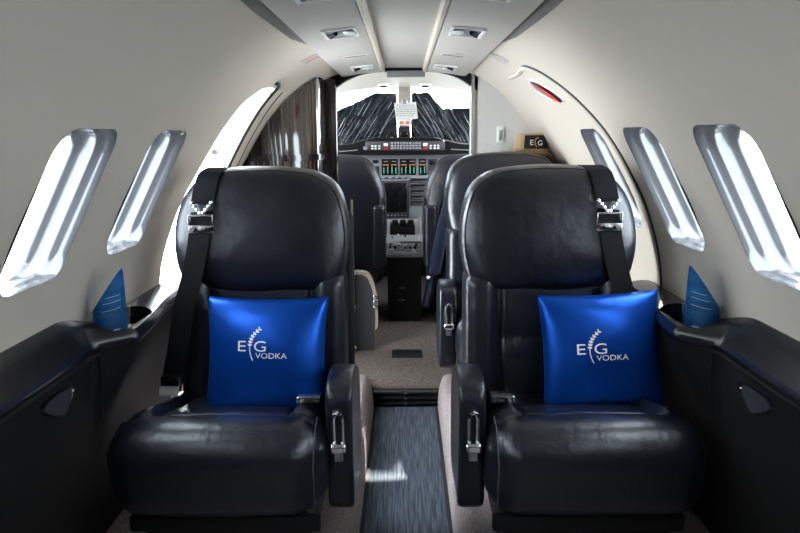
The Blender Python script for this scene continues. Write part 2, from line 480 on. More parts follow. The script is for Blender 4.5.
bm = B(); bm.faces.new([bm.verts.new(p) for p in lozenge(.003, .98)])
obj('recess', bm, M['steel'], root)
bm = B(); rings = []
for t in range(13):
    u = t / 12; y = 2.255 - u * .115; z = 1.302 - u * .055
    w = .024 + .022 * math.sin(PI * u)
    rings.append([wallpt(1, y + .35 * w * math.cos(a), z + .5 * w * math.sin(a), .007 + .004 * math.sin(a)) for a in [2 * PI * q / 8 for q in range(8)]])
loft(bm, rings, True, True, True); obj('red_grip', bm, M['red'], root)
bm = B(); bm.faces.new([bm.verts.new(wallpt(1, y, z, .0045)) for y, z in ((2.18, 1.268), (2.125, 1.242), (2.15, 1.245), (2.20, 1.26))])
obj('dark_end', bm, M['darkgrey'], root)

# small placards near the ceiling edge
def placard(s, y, xc, mk, label, text):
    zc = prof_z(xc); root_loc = (s * xc, y, zc)
    bm = B()
    def P(u, v, lift):   # u outboard, v forward
        x = xc + u; return Vector((s * x, y + v, prof_z(x) - lift))
    us = [-.034, -.017, 0, .017, .034]
    rings = [[P(u, -.045, .0005) for u in us], [P(u, -.045, .003) for u in us], [P(u, .045, .003) for u in us], [P(u, .045, .0005) for u in us]]
    loft(bm, rings, False)
    o = obj('placard', bm, M['paperwhite'], origin=root_loc, smooth=0); tag(o, label, 'placard')
    bm = B(); rnd = random.Random(3)
    for row in (-.018, .006):
        v = row
        u = -.022
        while u < .022:
            w = .005
            q = [P(u, v, .0038), P(u + w, v, .0038), P(u + w, v + .016, .0038), P(u, v + .016, .0038)]
            bm.faces.new([bm.verts.new(p) for p in q]); u += w + rnd.choice((.002, .003, .004))
    obj('small_lettering', bm, mk, o, smooth=0)
placard(-1, 2.30, .312, M['red'], 'small white placard with two lines of red print above the open door', 'red')
placard(1, 2.30, .318, M['steel'], 'small white placard with grey print above the escape hatch', 'grey')

# ------------------------------------------------------------------ bulkhead / front divider
def arch_panel(x0, x1, y0, y1, zb, drop=0., n=24):
    bm = B(); xs = [x0 + (x1 - x0) * i / n for i in range(n + 1)]
    ring = [(x, zb) for x in (x0, x1)][::1]
    top = [(x, prof_z(abs(x)) - drop) for x in xs[::-1]]
    pts = [(x0, zb), (x1, zb)] + top
    loft(bm, [[(x, y, z) for x, z in pts] for y in (y0, y1)], True, True, True)
    return bm
w = obj('wall_front_right', arch_panel(.312, .80, 2.985, 3.02, .122, -.03), M['panelgrey'], smooth=0); struct(w, 'plain grey divider panel right of the cockpit doorway')
bm = B(); box(bm, .300, .314, 2.97, 3.03, .122, 1.405, .002)
struct(obj('trim_4', bm, M['steel']), 'metal edge of the cockpit doorway')
w = obj('wall_front_left', arch_panel(-.80, -.34, 2.99, 3.02, .122, -.03), M['wooddark'], smooth=0); struct(w, 'dark divider panel behind the wood cabinet')
bm = B(); n = 32; rings = []
for i in range(n + 1):
    x = -.335 + .665 * i / n; zt = prof_z(abs(x)) + .02
    zb = prof_z(abs(x)) - .014 - .055 * max(0, (abs(x) - .12) / .22) ** 2
    rings.append([(x, 2.985, zb), (x, 2.985, zt), (x, 3.03, zt), (x, 3.03, zb)])
loft(bm, rings, True, True, True)
struct(obj('trim_5', bm, M['black']), 'black arched header over the cockpit doorway')
bm = B(); box(bm, -.075, .095, 2.972, 2.986, 1.392, 1.420, .004)
tag(obj('header_sign_box', bm, M['greypanel'], origin=(0, 2.98, 1.4)), 'narrow glazed sign box on the black header above the cockpit doorway', 'sign box')
root = thing('wall_latch', (.436, 2.985, 1.14), 'small white latch plate on the grey divider panel', 'latch')
bm = B(); box(bm, .418, .452, 2.977, 2.985, 1.105, 1.178, .004); obj('plate', bm, M['white'], root)
bm = B(); box(bm, .427, .443, 2.974, 2.979, 1.115, 1.160, .002); obj('slide', bm, M['steel'], root)

# wood cabinet at left, curved veneer front
root = thing('veneer_cabinet', (-.5, 2.8, .122), 'tall glossy dark striped wood cabinet with curved front beside the cockpit doorway', 'cabinet')
plan = catmull([(-.735, 2.58, 0), (-.60, 2.59, 0), (-.50, 2.62, 0), (-.425, 2.665, 0), (-.372, 2.715, 0), (-.352, 2.76, 0), (-.349, 2.85, 0), (-.349, 2.985, 0)], 5)
def cab(zlo, zhi, off, name, m, cap=False):
    bm = B(); cols = []
    for i, v in enumerate(plan):
        t = (plan[min(i + 1, len(plan) - 1)] - plan[max(i - 1, 0)]).normalized(); nn = Vector((t.y, -t.x, 0))
        p = v + nn * off; zt = min(zhi, prof_z(min(abs(v.x), .735)) - .004) if zhi > 1.2 else min(zhi, max(prof_z(min(abs(v.x), .74)), .9))
        cols.append([(p.x, p.y, zlo + (zt - zlo) * k / 6) for k in range(7)])
    if cap:
        inn = []
        for i, v in enumerate(plan): inn.append([(v.x, v.y, c[2]) for c in cols[i]])
        rings = [c + q[::-1] for c, q in zip(cols, inn)]
        loft(bm, rings, True, True, True)
    else: loft(bm, cols, False)
    return obj(name, bm, m, root)
cab(1.058, 2, 0, 'upper_front', M['wood']); cab(.122, 1.046, 0, 'lower_front', M['wood'])
cab(1.040, 1.064, .008, 'ledge_rail', M['wooddark'], True)
bm = B(); box(bm, -.350, -.302, 2.955, 3.03, .122, 1.385, .006)
obj('end_post', bm, M['wooddark'], root)

# low partition to the left of the passage, with rod
root = thing('low_partition', (-.22, 3.0, .122), 'low dark grey partition with beige rounded trim left of the cockpit passage', 'partition')
bm = B(); pr = [(-.30, .122), (-.148, .122), (-.148, .36), (-.155, .42), (-.175, .475), (-.20, .495), (-.30, .495)]
loft(bm, [[(x, y, z) for x, z in pr] for y in (2.975, 3.01)], True, True, True); obj('panel', bm, M['darkgrey'], root, smooth=20)
bm = B(); pr = catmull([(-.302, .503, 0), (-.205, .503, 0), (-.17, .483, 0), (-.148, .425, 0), (-.138, .36, 0), (-.138, .23, 0)], 5)
rings = []
for v in pr: rings.append([(v.x - .006, 2.968, v.y - .006), (v.x + .006, 2.968, v.y + .006), (v.x + .006, 3.015, v.y + .006), (v.x - .006, 3.015, v.y - .006)])
loft(bm, rings, True, True, True); obj('beige_trim', bm, M['beige'], root)
bm = B()
for z in (.34, .365, .39): box(bm, -.150, -.128, 2.955, 2.97, z - .009, z + .009, .003)
obj('chrome_latch', bm, M['chrome'], root)
bm = B(); cyl(bm, (-.243, 2.96, .30), (-.243, 2.96, .85), .006, 8)
tag(obj('strap_rod', bm, M['beige'], origin=(-.243, 2.96, .3)), 'thin pale upright rod standing in front of the low partition', 'rod')

# low cupboard behind the third seat carrying the hats
root = thing('low_cupboard', (.57, 2.88, .132), 'low grey cupboard between the rear passenger seat and the divider panel', 'cupboard')
bm = B(); box(bm, .36, .615, 2.75, 2.98, .132, 1.038, .006); obj('body', bm, M['darkgrey'], root)
bm = B(); box(bm, .36, .615, 2.745, 2.98, 1.038, 1.050, .004); obj('top', bm, M['black'], root)

# ------------------------------------------------------------------ seats
ROUT = [(.152, .86), (.160, .94), (.185, 1.005), (.24, 1.042), (.32, 1.055), (.40, 1.058), (.48, 1.054), (.55, 1.035), (.60, .985), (.625, .92), (.632, .85), (.622, .785), (.60, .745), (.55, .727), (.40, .718), (.25, .722), (.185, .737), (.162, .785)]
def lean(p): return Vector((p[0], p[1] + .14 * (p[2] - .42), p[2]))

def puff(bm, outline, layers, s, c=None, fn=None):
    """closed xz outline swept through (scale, y) layers, capped by shrinking rings"""
    if c is None: c = (sum(p[0] for p in outline) / len(outline), sum(p[1] for p in outline) / len(outline))
    rings = []
    for k, y in layers:
        r = []
        for x, z in outline:
            p = Vector((c[0] + (x - c[0]) * k, y, c[1] + (z - c[1]) * k))
            if fn: p = fn(p, k)
            r.append((s * p.x, p.y, p.z))
        rings.append(r)
    loft(bm, rings, True, True, True)

def make_seat(s, label):
    root = thing('passenger_seat', (s * .40, 1.55, .132), label, 'seat', 'black leather cabin seats')
    # cushion
    def fc(p):
        x, y, z = p
        cx = .437; u = (x - cx) / .255
        top = max(0, min(1, (z - .36) / .10))
        z -= top * max(0, y - 1.42) * .20
        z += top * .010 * (1 - u * u) * (1 if y < 1.5 else .3)
        if y < 1.40 and z < .42: y += (.42 - z) * .10
        y -= .014 * (1 - u * u) * max(0, min(1, (1.5 - y) / .15))
        # seam grooves: bolsters and transverse seam
        if y > 1.41:
            for gx in (cx - .165, cx + .165): z -= top * .012 * math.exp(-((x - gx) / .012) ** 2)
        z -= top * .010 * math.exp(-((y - 1.415) / .012) ** 2)
        if y > 1.41 and abs(x - cx) < .165: z -= top * .008
        if abs(x - cx) > .17 and y > 1.40: z += top * .010
        if x > cx: x -= max(0, min(1, (y - 1.40) / .10)) * .030 * (x - cx) / .25
        return Vector((s * x, y, z))
    bm = B(); softbox(bm, .182, .692, 1.302, 1.735, .265, .497, .085, k=7, m=(40, 34, 8), fn=fc)
    cu = obj('seat_cushion', bm, M['leather'], root, smooth=60)
    bm = B()
    for xx in (.205,):
        tube(bm, [(s * xx, y, z) for y, z in ((1.40, .497), (1.36, .490), (1.325, .462), (1.306, .42), (1.308, .37), (1.316, .31))], .0016, 5)
    obj('stitched_seam', bm, M['thread'], cu)
    # base
    bm = B(); box(bm, s * .23, s * .62, 1.37, 1.80, .132, .285, .012); obj('seat_base', bm, M['black'], root)
    bm = B(); box(bm, s * .20, s * .645, 1.345, 1.365, .235, .275, .006); obj('skirt_rail', bm, M['black'], root)
    # lower back
    bm = B()
    def fb(p):
        x, y, z = p; cx = .39; u = (x - cx) / .22
        f = max(0, min(1, (1.72 - y) / .04))
        if abs(x - cx) > .135: y -= f * .020 * min(1, (abs(x - cx) - .135) / .03)
        for gx in (cx - .135, cx + .135): y += f * .016 * math.exp(-((x - gx) / .008) ** 2)
        y += f * .012 * math.exp(-((z - .60) / .01) ** 2) * (1 if abs(x - cx) < .135 else 0)
        y += .14 * (z - .42)
        return Vector((s * x, y, z))
    softbox(bm, .164, .615, 1.660, 1.80, .37, .775, .035, k=4, m=(44, 4, 20), fn=fb)
    bk = obj('backrest', bm, M['leather'], root, smooth=60)
    bm = B()
    for gx in (.172, .180): tube(bm, [(s * gx, 1.652 + .14 * (z - .42) + (.010 if gx < .175 else .002), z) for z in (.44, .5, .56, .62, .68, .72)], .0012, 5)
    obj('stitched_seam', bm, M['thread'], bk)
    # headrest
    ol = [(v.x, v.y) for v in catmull([(x, z, 0) for x, z in ROUT], 5, True)]
    def fh(p, k):
        x, y, z = p
        if y < 1.70 + .001 and k < .95: y += .006 * math.sin(31 * x + 14 * z) * max(0, .85 - z) * 5 * k
        y += .14 * (z - .42)
        return Vector((x, y, z))
    bm = B()
    front = [(.02, 1.622), (.15, 1.6225), (.3, 1.624), (.45, 1.627), (.6, 1.631), (.72, 1.636), (.82, 1.642), (.89, 1.649), (.945, 1.659), (.98, 1.672), (.997, 1.688), (1, 1.705), (1, 1.735), (.99, 1.755), (.965, 1.772), (.93, 1.782), (.8, 1.788), (.4, 1.79), (.02, 1.79)]
    puff(bm, ol, front, s, c=(.395, .885), fn=fh)
    hr = obj('headrest', bm, M['leather'], root, smooth=60)
    bm = B()
    tube(bm, [(s * (.395 + (x - .395) * .955), 1.6615 + .14 * (z2 - .42), z2) for x, z2 in [(x, .885 + (z - .885) * .955) for x, z in ol]], .0022, 5, True)
    obj('piping', bm, M['leather'], hr)
    # back shell
    bm = B(); softbox(bm, .150 if s < 0 else .180, .60, 1.80, 1.84, .27, .92, .018, k=3, m=(8, 2, 10), fn=lambda p: Vector((s * p.x, p.y + .14 * (p.z - .42), p.z)))
    sh = obj('back_shell', bm, M['black'], root)
    for z in (.40, .52, .64, .74):
        bm = B(); cyl(bm, (s * (.150 if s < 0 else .180), 1.82 + .14 * (z - .42), z), (s * (.146 if s < 0 else .176), 1.82 + .14 * (z - .42), z), .005, 8); obj('rivet', bm, M['steel'], sh)
    # aisle armrest
    prf = catmull([(1.402, .285, 0), (1.397, .40, 0), (1.396, .50, 0), (1.400, .54, 0), (1.416, .564, 0), (1.455, .577, 0), (1.51, .579, 0), (1.57, .566, 0), (1.62, .542, 0), (1.65, .51, 0), (1.66, .46, 0), (1.66, .34, 0), (1.65, .275, 0), (1.63, .257, 0), (1.44, .255, 0), (1.412, .262, 0)], 4, True)
    cc = (1.54, .43)
    bm = B(); rings = []
    for k, x in ((.3, .124), (.86, .124), (.95, .126), (.985, .131), (1, .138), (1, .168), (.985, .178), (.95, .184), (.86, .187), (.3, .187)):
        rings.append([(s * x, cc[0] + (v.x - cc[0]) * (1 - (1 - k) * .35), cc[1] + (v.y - cc[1]) * (1 - (1 - k) * .35)) for v in prf])
    loft(bm, rings, True, True, True)
    ar = obj('armrest', bm, M['leather'], root, smooth=50)
    bm = B()
    xc = .157
    tube(bm, [(s * (xc + a), 1.391, z) for a, z in [(.010, .438), (.010, .495), (.007, .507), (0, .512), (-.007, .507), (-.010, .495), (-.010, .438)]], .0052, 8)
    obj('chrome_slot_plate', bm, M['chrome'], ar)
    bm = B(); box(bm, s * (xc - .006), s * (xc + .006), 1.389, 1.397, .436, .506, .001); obj('slot', bm, M['black'], ar)
    bm = B(); softbox(bm, xc - .019, xc + .019, 1.372, 1.394, .418, .440, .007, k=3, m=(3, 2, 2), fn=lambda p: Vector((s * p.x, p.y, p.z + .15 * (p.y - 1.38)))); obj('release_catch', bm, M['chrome'], ar)
    bm = B(); box(bm, s * (xc - .010), s * (xc + .010), 1.385, 1.395, .392, .417, .002); obj('pull_tab', bm, M['steel'], ar)
    # lap buckle
    bm = B(); softbox(bm, .208, .268, 1.475, 1.525, .492, .512, .006, k=3, m=(4, 3, 2), fn=lambda p: Vector((s * p.x, p.y, p.z - .1 * (p.y - 1.52))))
    lb = obj('lap_buckle', bm, M['chrome'], root)
    bm = B(); box(bm, s * .214, s * .262, 1.472, 1.490, .512, .518, .002); obj('buckle_flap', bm, M['steel'], lb)
    bm = B(); loft(bm, [[(s * x, y, z) for x, z in ((.218, zz), (.258, zz), (.258, zz + .003), (.218, zz + .003))] for y, zz in ((1.52, .500), (1.56, .486), (1.67, .455))], True, True, True); obj('lap_webbing', bm, M['webbing'], lb)
    # shoulder strap
    bm = B()
    ribbon(bm, catmull([(s * .505, 1.86, 1.035), (s * .510, 1.815, 1.054), (s * .515, 1.775, 1.052), (s * .522, 1.735, 1.038), (s * .530, 1.713, 1.0), (s * .535, 1.704, .965)], 4), (1, 0, 0), .060, .003, (0, -1, .3))
    st = obj('shoulder_strap', bm, M['webbing'], root)
    bm = B()
    ribbon(bm, catmull([(s * .537, 1.702, .945), (s * .545, 1.690, .88), (s * .560, 1.676, .80), (s * .585, 1.655, .70), (s * .603, 1.640, .60), (s * .618, 1.632, .53), (s * .630, 1.625, .47)], 4), (1, 0, -.08 * s), .058, .003, (0, -1, 0))
    obj('lower_webbing', bm, M['webbing'], st)
    bm = B()
    for sg in (-1, 1):
        for k in range(4):
            t = k / 3; bmesh.ops.create_uvsphere(bm, u_segments=8, v_segments=6, radius=.0065, matrix=Matrix.Translation((s * .535 + sg * (.026 - .022 * t), 1.697 - .002 * k, .968 - .026 * t)))
    obj('ring_links', bm, M['chrome'], st)
    bm = B()
    cx, y0 = s * .538, 1.690
    box(bm, cx - .034, cx + .034, y0 - .004, y0 + .002, .888, .910, .002)
    for sg in (-1, 1): box(bm, cx + sg * .030, cx + sg * .034, y0 - .004, y0 + .002, .908, .936, .001)
    box(bm, cx - .034, cx + .034, y0 - .002, y0 + .002, .932, .938, .001)
    hb = obj('harness_buckle', bm, M['chrome'], st)
    bm = B()
    for sg in (-1, 1):
        q = [(cx + sg * .014 - .008, y0 - .0047, .893), (cx + sg * .014 + .008, y0 - .0047, .893), (cx + sg * .014, y0 - .0047, .905)]
        bm.faces.new([bm.verts.new(p) for p in q])
    M_ = obj('triangle_marks', bm, M['black'], st, smooth=0)
    bm = B(); box(bm, s * .588, s * .645, 1.598, 1.626, .497, .520, .003); obj('belt_tongue', bm, M['black'], st)
    bm = B(); box(bm, s * .590, s * .601, 1.594, 1.600, .498, .519, .002); obj('tongue_clip', bm, M['chrome'], st)
    bm = B(); loft(bm, [[(s * (a + .597), y, z) for a in (0, .052)] for y, z in ((1.590, .472), (1.594, .484), (1.604, .494))], False); obj('label_tag', bm, M['paperwhite'], st)
    return root

seatL = make_seat(-1, 'black leather seat left of the aisle, blue cushion propped on it')
seatR = make_seat(1, 'black leather seat right of the aisle, blue cushion propped on it')
seat3 = copy_tree(seatR)
seat3.location = (seatR.location.x + .004, seatR.location.y + .80, seatR.location.z + .014)
for ch in list(seat3.children):
    if ch.name.startswith('shoulder_strap'):
        for g in list(ch.children): bpy.data.objects.remove(g)
        bpy.data.objects.remove(ch)
    elif ch.name.startswith('armrest'): ch.location = (0, .10, .006)
seat3['label'] = 'black leather seat half hidden behind the right front seat, no cushion on it'

# ------------------------------------------------------------------ pillows
def text_mesh(body, size):
    c = bpy.data.curves.new('t', 'FONT'); c.body = body; c.size = size; c.offset = 0; c.resolution_u = 4
    o = bpy.data.objects.new('t', c); COL.objects.link(o)
    me = ev_mesh(o); bpy.data.objects.remove(o); bpy.data.curves.remove(c)
    return me
def text_bm(bm, body, size, place, target_w=None, cuts=True):
    me = text_mesh(body, size); b2 = B(); b2.from_mesh(me); bpy.data.meshes.remove(me)
    bmesh.ops.triangulate(b2, faces=b2.faces)
    bmesh.ops.subdivide_edges(b2, edges=[e for e in b2.edges if e.calc_length() > size * .12], cuts=2, use_grid_fill=False)
    bmesh.ops.triangulate(b2, faces=b2.faces)
    xs = [v.co.x for v in b2.verts]; x0, x1 = min(xs), max(xs)
    k = target_w / (x1 - x0) if target_w else 1
    mp = {}
    for v in b2.verts: mp[v] = bm.verts.new(place((v.co.x - x0) * k, v.co.y))
    for f in b2.faces:
        try: bm.faces.new([mp[v] for v in f.verts])
        except ValueError: pass
    b2.free()

def make_pillow(c, tilt, rotz, roll, label, w=.322, h=.300, ox=0., oz=0.):
    Mx = Matrix.Translation(c) @ Matrix.Rotation(rotz, 4, 'Z') @ Matrix.Rotation(tilt, 4, 'X') @ Matrix.Rotation(roll, 4, 'Y')
    N = 26
    def pt(i, j, side):
        u = -1 + 2 * i / N; v = -1 + 2 * j / N
        uu = math.sin(u * PI / 2) * .35 + u * .65; vv = math.sin(v * PI / 2) * .35 + v * .65
        ex = 1 - .055 * (1 - vv * vv); ez = 1 - .050 * (1 - uu * uu)
        pf = max(0, (1 - uu ** 2)) ** .42 * max(0, (1 - vv ** 2)) ** .42
        dep = .052 * pf * (1 + .06 * math.sin(3 * uu + 2 * vv))
        return Vector((uu * ex * w / 2, side * dep, vv * ez * h / 2))
    bm = B(); G = {}
    for side in (-1, 1):
        for i in range(N + 1):
            for j in range(N + 1):
                edge = i in (0, N) or j in (0, N)
                key = (i, j, 0 if edge else side)
                if key not in G: G[key] = bm.verts.new(Mx @ pt(i, j, side))
    for side in (-1, 1):
        for i in range(N):
            for j in range(N):
                f = []
                for a, b in ((i, j), (i + 1, j), (i + 1, j + 1), (i, j + 1)):
                    e = a in (0, N) or b in (0, N); f.append(G[(a, b, 0 if e else side)])
                bm.faces.new(f)
    o = obj('throw_pillow', bm, M['satin'], origin=c, smooth=180)
    tag(o, label, 'pillow', 'blue satin logo cushions')
    # printed wordmark and wheat ear on the front face
    def front(x, z, lift=.0016):
        x += ox; z += oz
        uu = max(-1, min(1, x / (w / 2))); vv = max(-1, min(1, z / (h / 2)))
        # invert the param softening numerically (small region, near-linear): uu maps to itself in value
        pf = (1 - uu ** 2) ** .42 * (1 - vv ** 2) ** .42
        return Mx @ Vector((x, -.052 * pf * (1 + .06 * math.sin(3 * uu + 2 * vv)) - lift, z))
    bm = B()
    text_bm(bm, 'E', .038, lambda x, y: front(-.070 + x, -.002 + y), .021)
    obj('letter_print', bm, M['print'], o, smooth=0); bm = B()
    text_bm(bm, 'G', .038, lambda x, y: front(-.028 + x, -.002 + y), .031)
    obj('letter_print', bm, M['print'], o, smooth=0); bm = B()
    text_bm(bm, 'VODKA', .0195, lambda x, y: front(-.024 + x, -.019 + y), .080)
    obj('wordmark', bm, M['print'], o, smooth=0)
    bm = B()
    stem = catmull([(-.0306, -.0247, 0), (-.036, -.012, 0), (-.039, .004, 0), (-.0375, .022, 0), (-.029, .040, 0), (-.014, .0545, 0)], 5)
    for a, b in zip(stem, stem[1:]):
        t = (b - a).normalized(); nn = Vector((-t.y, t.x, 0)) * .0012
        bm.faces.new([bm.verts.new(front(q.x, q.y)) for q in (a - nn, b - nn, b + nn, a + nn)])
    for k in range(7):
        q = stem[min(len(stem) - 1, 12 + k * 2)]; q2 = stem[min(len(stem) - 1, 13 + k * 2)]
        t = (q2 - q)
        if t.length < 1e-6: t = stem[-1] - stem[-2]
        t.normalize(); nn = Vector((-t.y, t.x, 0))
        for sg in (-1, 1):
            d = (t * .8 + nn * sg * .75).normalized(); e = Vector((-d.y, d.x, 0))
            L = .0085
            pts = [q, q + d * L * .5 + e * .0024, q + d * L, q + d * L * .5 - e * .0024]
            bm.faces.new([bm.verts.new(front(p.x, p.y)) for p in pts])
    obj('wheat_ear_print', bm, M['print'], o, smooth=0)
    return o
make_pillow((-.358, 1.585, .588), math.radians(-14), math.radians(-3), math.radians(0), 'square blue satin cushion on the seat left of the aisle', .318, .298, .009, .013)
make_pillow((.505, 1.590, .594), math.radians(-14), math.radians(2), math.radians(-2), 'square blue satin cushion on the seat right of the aisle, turned slightly', .318, .298, -.006, -.003)

# ------------------------------------------------------------------ side ledges
def smooth01(t): t = max(0, min(1, t)); return t * t * (3 - 2 * t)
def make_ledge(s):
    sd = 'left' if s < 0 else 'right'
    root = thing('side_ledge', (s * .70, 1.2, .132), 'black %s side console with padded top curving in beside the seat' % sd, 'console')
    ys = [YB + (1.30 - YB) * i / 16 for i in range(17)] + [1.30 + .26 * i / 40 for i in range(1, 41)] + [1.56 + .34 * i / 14 for i in range(1, 15)]
    def edge(y):
        e = .702
        if y > 1.36: e -= .070 * smooth01((y - 1.36) / .10)
        if y > 1.46: e += .034 * smooth01((y - 1.46) / .34)
        return e
    def wtop(y): return .757 - .060 * smooth01((y - 1.30) / .22)
    rings = []
    for y in ys:
        e = edge(y); zt = wtop(y); ze = .694
        xw = wall_x(zt) + .012
        mid = (xw * .5 + e * .5)
        ring = [(xw, zt), (xw * .72 + e * .28, zt * .80 + ze * .20 + .010), (mid, zt * .55 + ze * .45 + .012), (xw * .25 + e * .75, zt * .25 + ze * .75 + .010), (e + .004, ze + .004), (e - .004, ze - .006), (e - .006, ze - .018), (e, ze - .030), (e + .010, ze - .034), (xw, ze - .034)]
        rings.append([(s * x, y, z) for x, z in ring])
    bm = B(); loft(bm, rings, True, True, True)
    pad = obj('padded_top', bm, M['ledge'], root, smooth=60)
    # cup well
    bm = B(); pts = [(a, b) for a, b in rrect(.094, .215, .046, 6)]
    loft(bm, [[(s * (.694 + a), 1.520 + b, z) for a, b in pts] for z in (.642, .80)], True, True, True)
    c = obj('cut', bm, M['black']); boolean_cut(pad, [c])
    bm = B(); loft(bm, [[(s * (.694 + a * .99), 1.520 + b * .99, z) for a, b in pts] for z in (.638, .645)], True, True, True)
    obj('cup_well', bm, M['black'], root)
    # panel below: near panel and bulged panel with a seam between
    def under(y0, y1, name, m, ins):
        yy = [y for y in ys if y0 - 1e-6 <= y <= y1 + 1e-6]; rg = []
        for y in yy:
            e = edge(y)
            b = .702 - e
            col = [(e + .002, .672), (e + .004 + .10 * b, .63), (e + .006 + .5 * b, .57), (.716 - .15 * b, .5), (.724, .44), (.742, .3), (.78, .134)]
            rg.append([(s * x, y, z) for x, z in col])
        bm = B(); loft(bm, rg, False); return obj(name, bm, m, root, smooth=40)
    under(YB, 1.398, 'side_panel', M['sidepanel'], 0)
    under(1.392, 2.0, 'seat_side_panel', M['brown'] if False else M['sidepanel'], 0)
    bm = B(); tube(bm, [(s * (edge(1.385) - .000), 1.385, z) for z in (.66, .60)] + [(s * (edge(1.385) + .012), 1.385, .5)], .002, 6)
    obj('panel_seam', bm, M['black'], root)
    bm = B(); tube(bm, [(s * (edge(y) + .001), y, .657) for y in ys if y <= 1.385], .0035, 6)
    obj('shadow_gap_strip', bm, M['black'], root)
    # recessed triangular pull
    tri = [(1.165, .618), (1.19, .632), (1.265, .628), (1.278, .618), (1.245, .588), (1.222, .584)]
    tr = catmull([(a, b, 0) for a, b in tri], 4, True)
    cxy = (1.222, .610)
    def T(k, lift): return [(s * (.704 + max(0, .6 - (cxy[1] + (v.y - cxy[1]) * k)) * .08 - lift), cxy[0] + (v.x - cxy[0]) * k, cxy[1] + (v.y - cxy[1]) * k) for v in tr]
    bm = B(); loft(bm, [T(1.12, -.002), T(1.08, .004), T(.98, .0045), T(.90, .001)], True)
    pl = obj('pull_bezel', bm, M['blackgloss'], root)
    bm = B(); bm.faces.new([bm.verts.new(p) for p in T(.92, .0015)]); obj('pull_recess', bm, M['darkgrey'], pl)
    return root, edge
for s in (-1, 1): make_ledge(s)

# tumblers with rolled blue leaflets
def make_glass(s, y, label):
    root = thing('tumbler', (s * .695, y, .646), label, 'glass', 'tumblers in the cup wells')
    bm = B(); n = 28; R0, R1, H = .040, .0445, .100
    prof = [(R0 - .002, 0), (R0, .002), (R0 + .001, .01), (R1, H), (R1 - .0012, H + .001), (R1 - .0024, H), (R0 - .0016, .012), (.001, .010)]
    rings = [[(s * .695 + r * math.cos(2 * PI * k / n), y + r * math.sin(2 * PI * k / n), .646 + z) for k in range(n)] for r, z in prof]
    loft(bm, rings, True, True, True)
    obj('glass_body', bm, M['tumbler'], root, smooth=50)
    return root
def make_leaflet(s, y, label):
    cx = s * .695
    R = .0375; n = 48
    def pt(u, z):          # u -1 outboard .. +1 aisle side along the front curve, then wrapping behind
        a = math.radians(-90 + 105 * u)
        r = R * (1 + .10 * (z / .18)) * (1 - .05 * abs(u))
        return Vector((cx - s * r * math.cos(math.radians(90) - a * 1.0 - PI / 2 - PI / 2) if False else cx - s * r * math.sin(math.radians(105 * u)), y - r * math.cos(math.radians(105 * u)), .650 + z))
    def top(u): 
        f = (math.sin(math.radians(min(90, max(-90, 105 * u)))) + 1) / 2
        return .088 + .105 * f ** 1.35 - (max(0, abs(u) - .86) / .14) * .10 * (1 if u > 0 else .2)
    bm = B(); rings = []
    for i in range(n + 1):
        u = -1 + 2 * i / n
        f = (math.sin(math.radians(min(90, max(-90, 105 * u)))) + 1) / 2
        zb = .070 * (1 - f) ** 1.3 + .002
        rings.append([pt(u, zb + max(.004, top(u) - zb) * k / 8) for k in range(9)])
    loft(bm, rings, False)
    bmesh.ops.solidify(bm, geom=bm.faces, thickness=.0006)
    o = obj('rolled_leaflet', bm, M['paperblue'], origin=(cx, y, .658), smooth=50); tag(o, label, 'leaflet', 'blue leaflets in the tumblers')
    def strip(bm, u0, u1, z0, z1, slope=0.):
        k = 8
        for i in range(k):
            q = []
            for uu, zz in ((i, z0), (i + 1, z0), (i + 1, z1), (i, z1)):
                u = u0 + (u1 - u0) * uu / k; p = pt(u, zz + slope * (u - u0)); c = Vector((cx, y, p.z)); q.append(c + (p - c) * 1.03)
            bm.faces.new([bm.verts.new(p) for p in q])
    bm = B()
    for z, u0, u1, w in ((.128, .15, .62, .0013), (.114, .05, .62, .0013), (.096, .0, .60, .0013)): strip(bm, u0, u1, z, z + w, .012)
    obj('white_lines', bm, M['glint_print'], o, smooth=0); bm = B()
    for z, u0, u1 in ((.05, .30, .52), (.035, .30, .50), (.02, .32, .54)): strip(bm, u0, u1, z, z + .004, 0)
    obj('print_marks', bm, M['glint_print'], o, smooth=0)
    bm = B(); strip(bm, -.62, -.30, .012, .034); obj('colour_print', bm, M['green'] if s < 0 else M['orange'], o, smooth=0)
for s, sd in ((-1, 'left'), (1, 'right')):
    make_glass(s, 1.462, 'clear tumbler standing in the cup well of the %s console' % sd)
    make_leaflet(s, 1.462, 'rolled blue leaflet standing in the tumbler on the %s console' % sd)

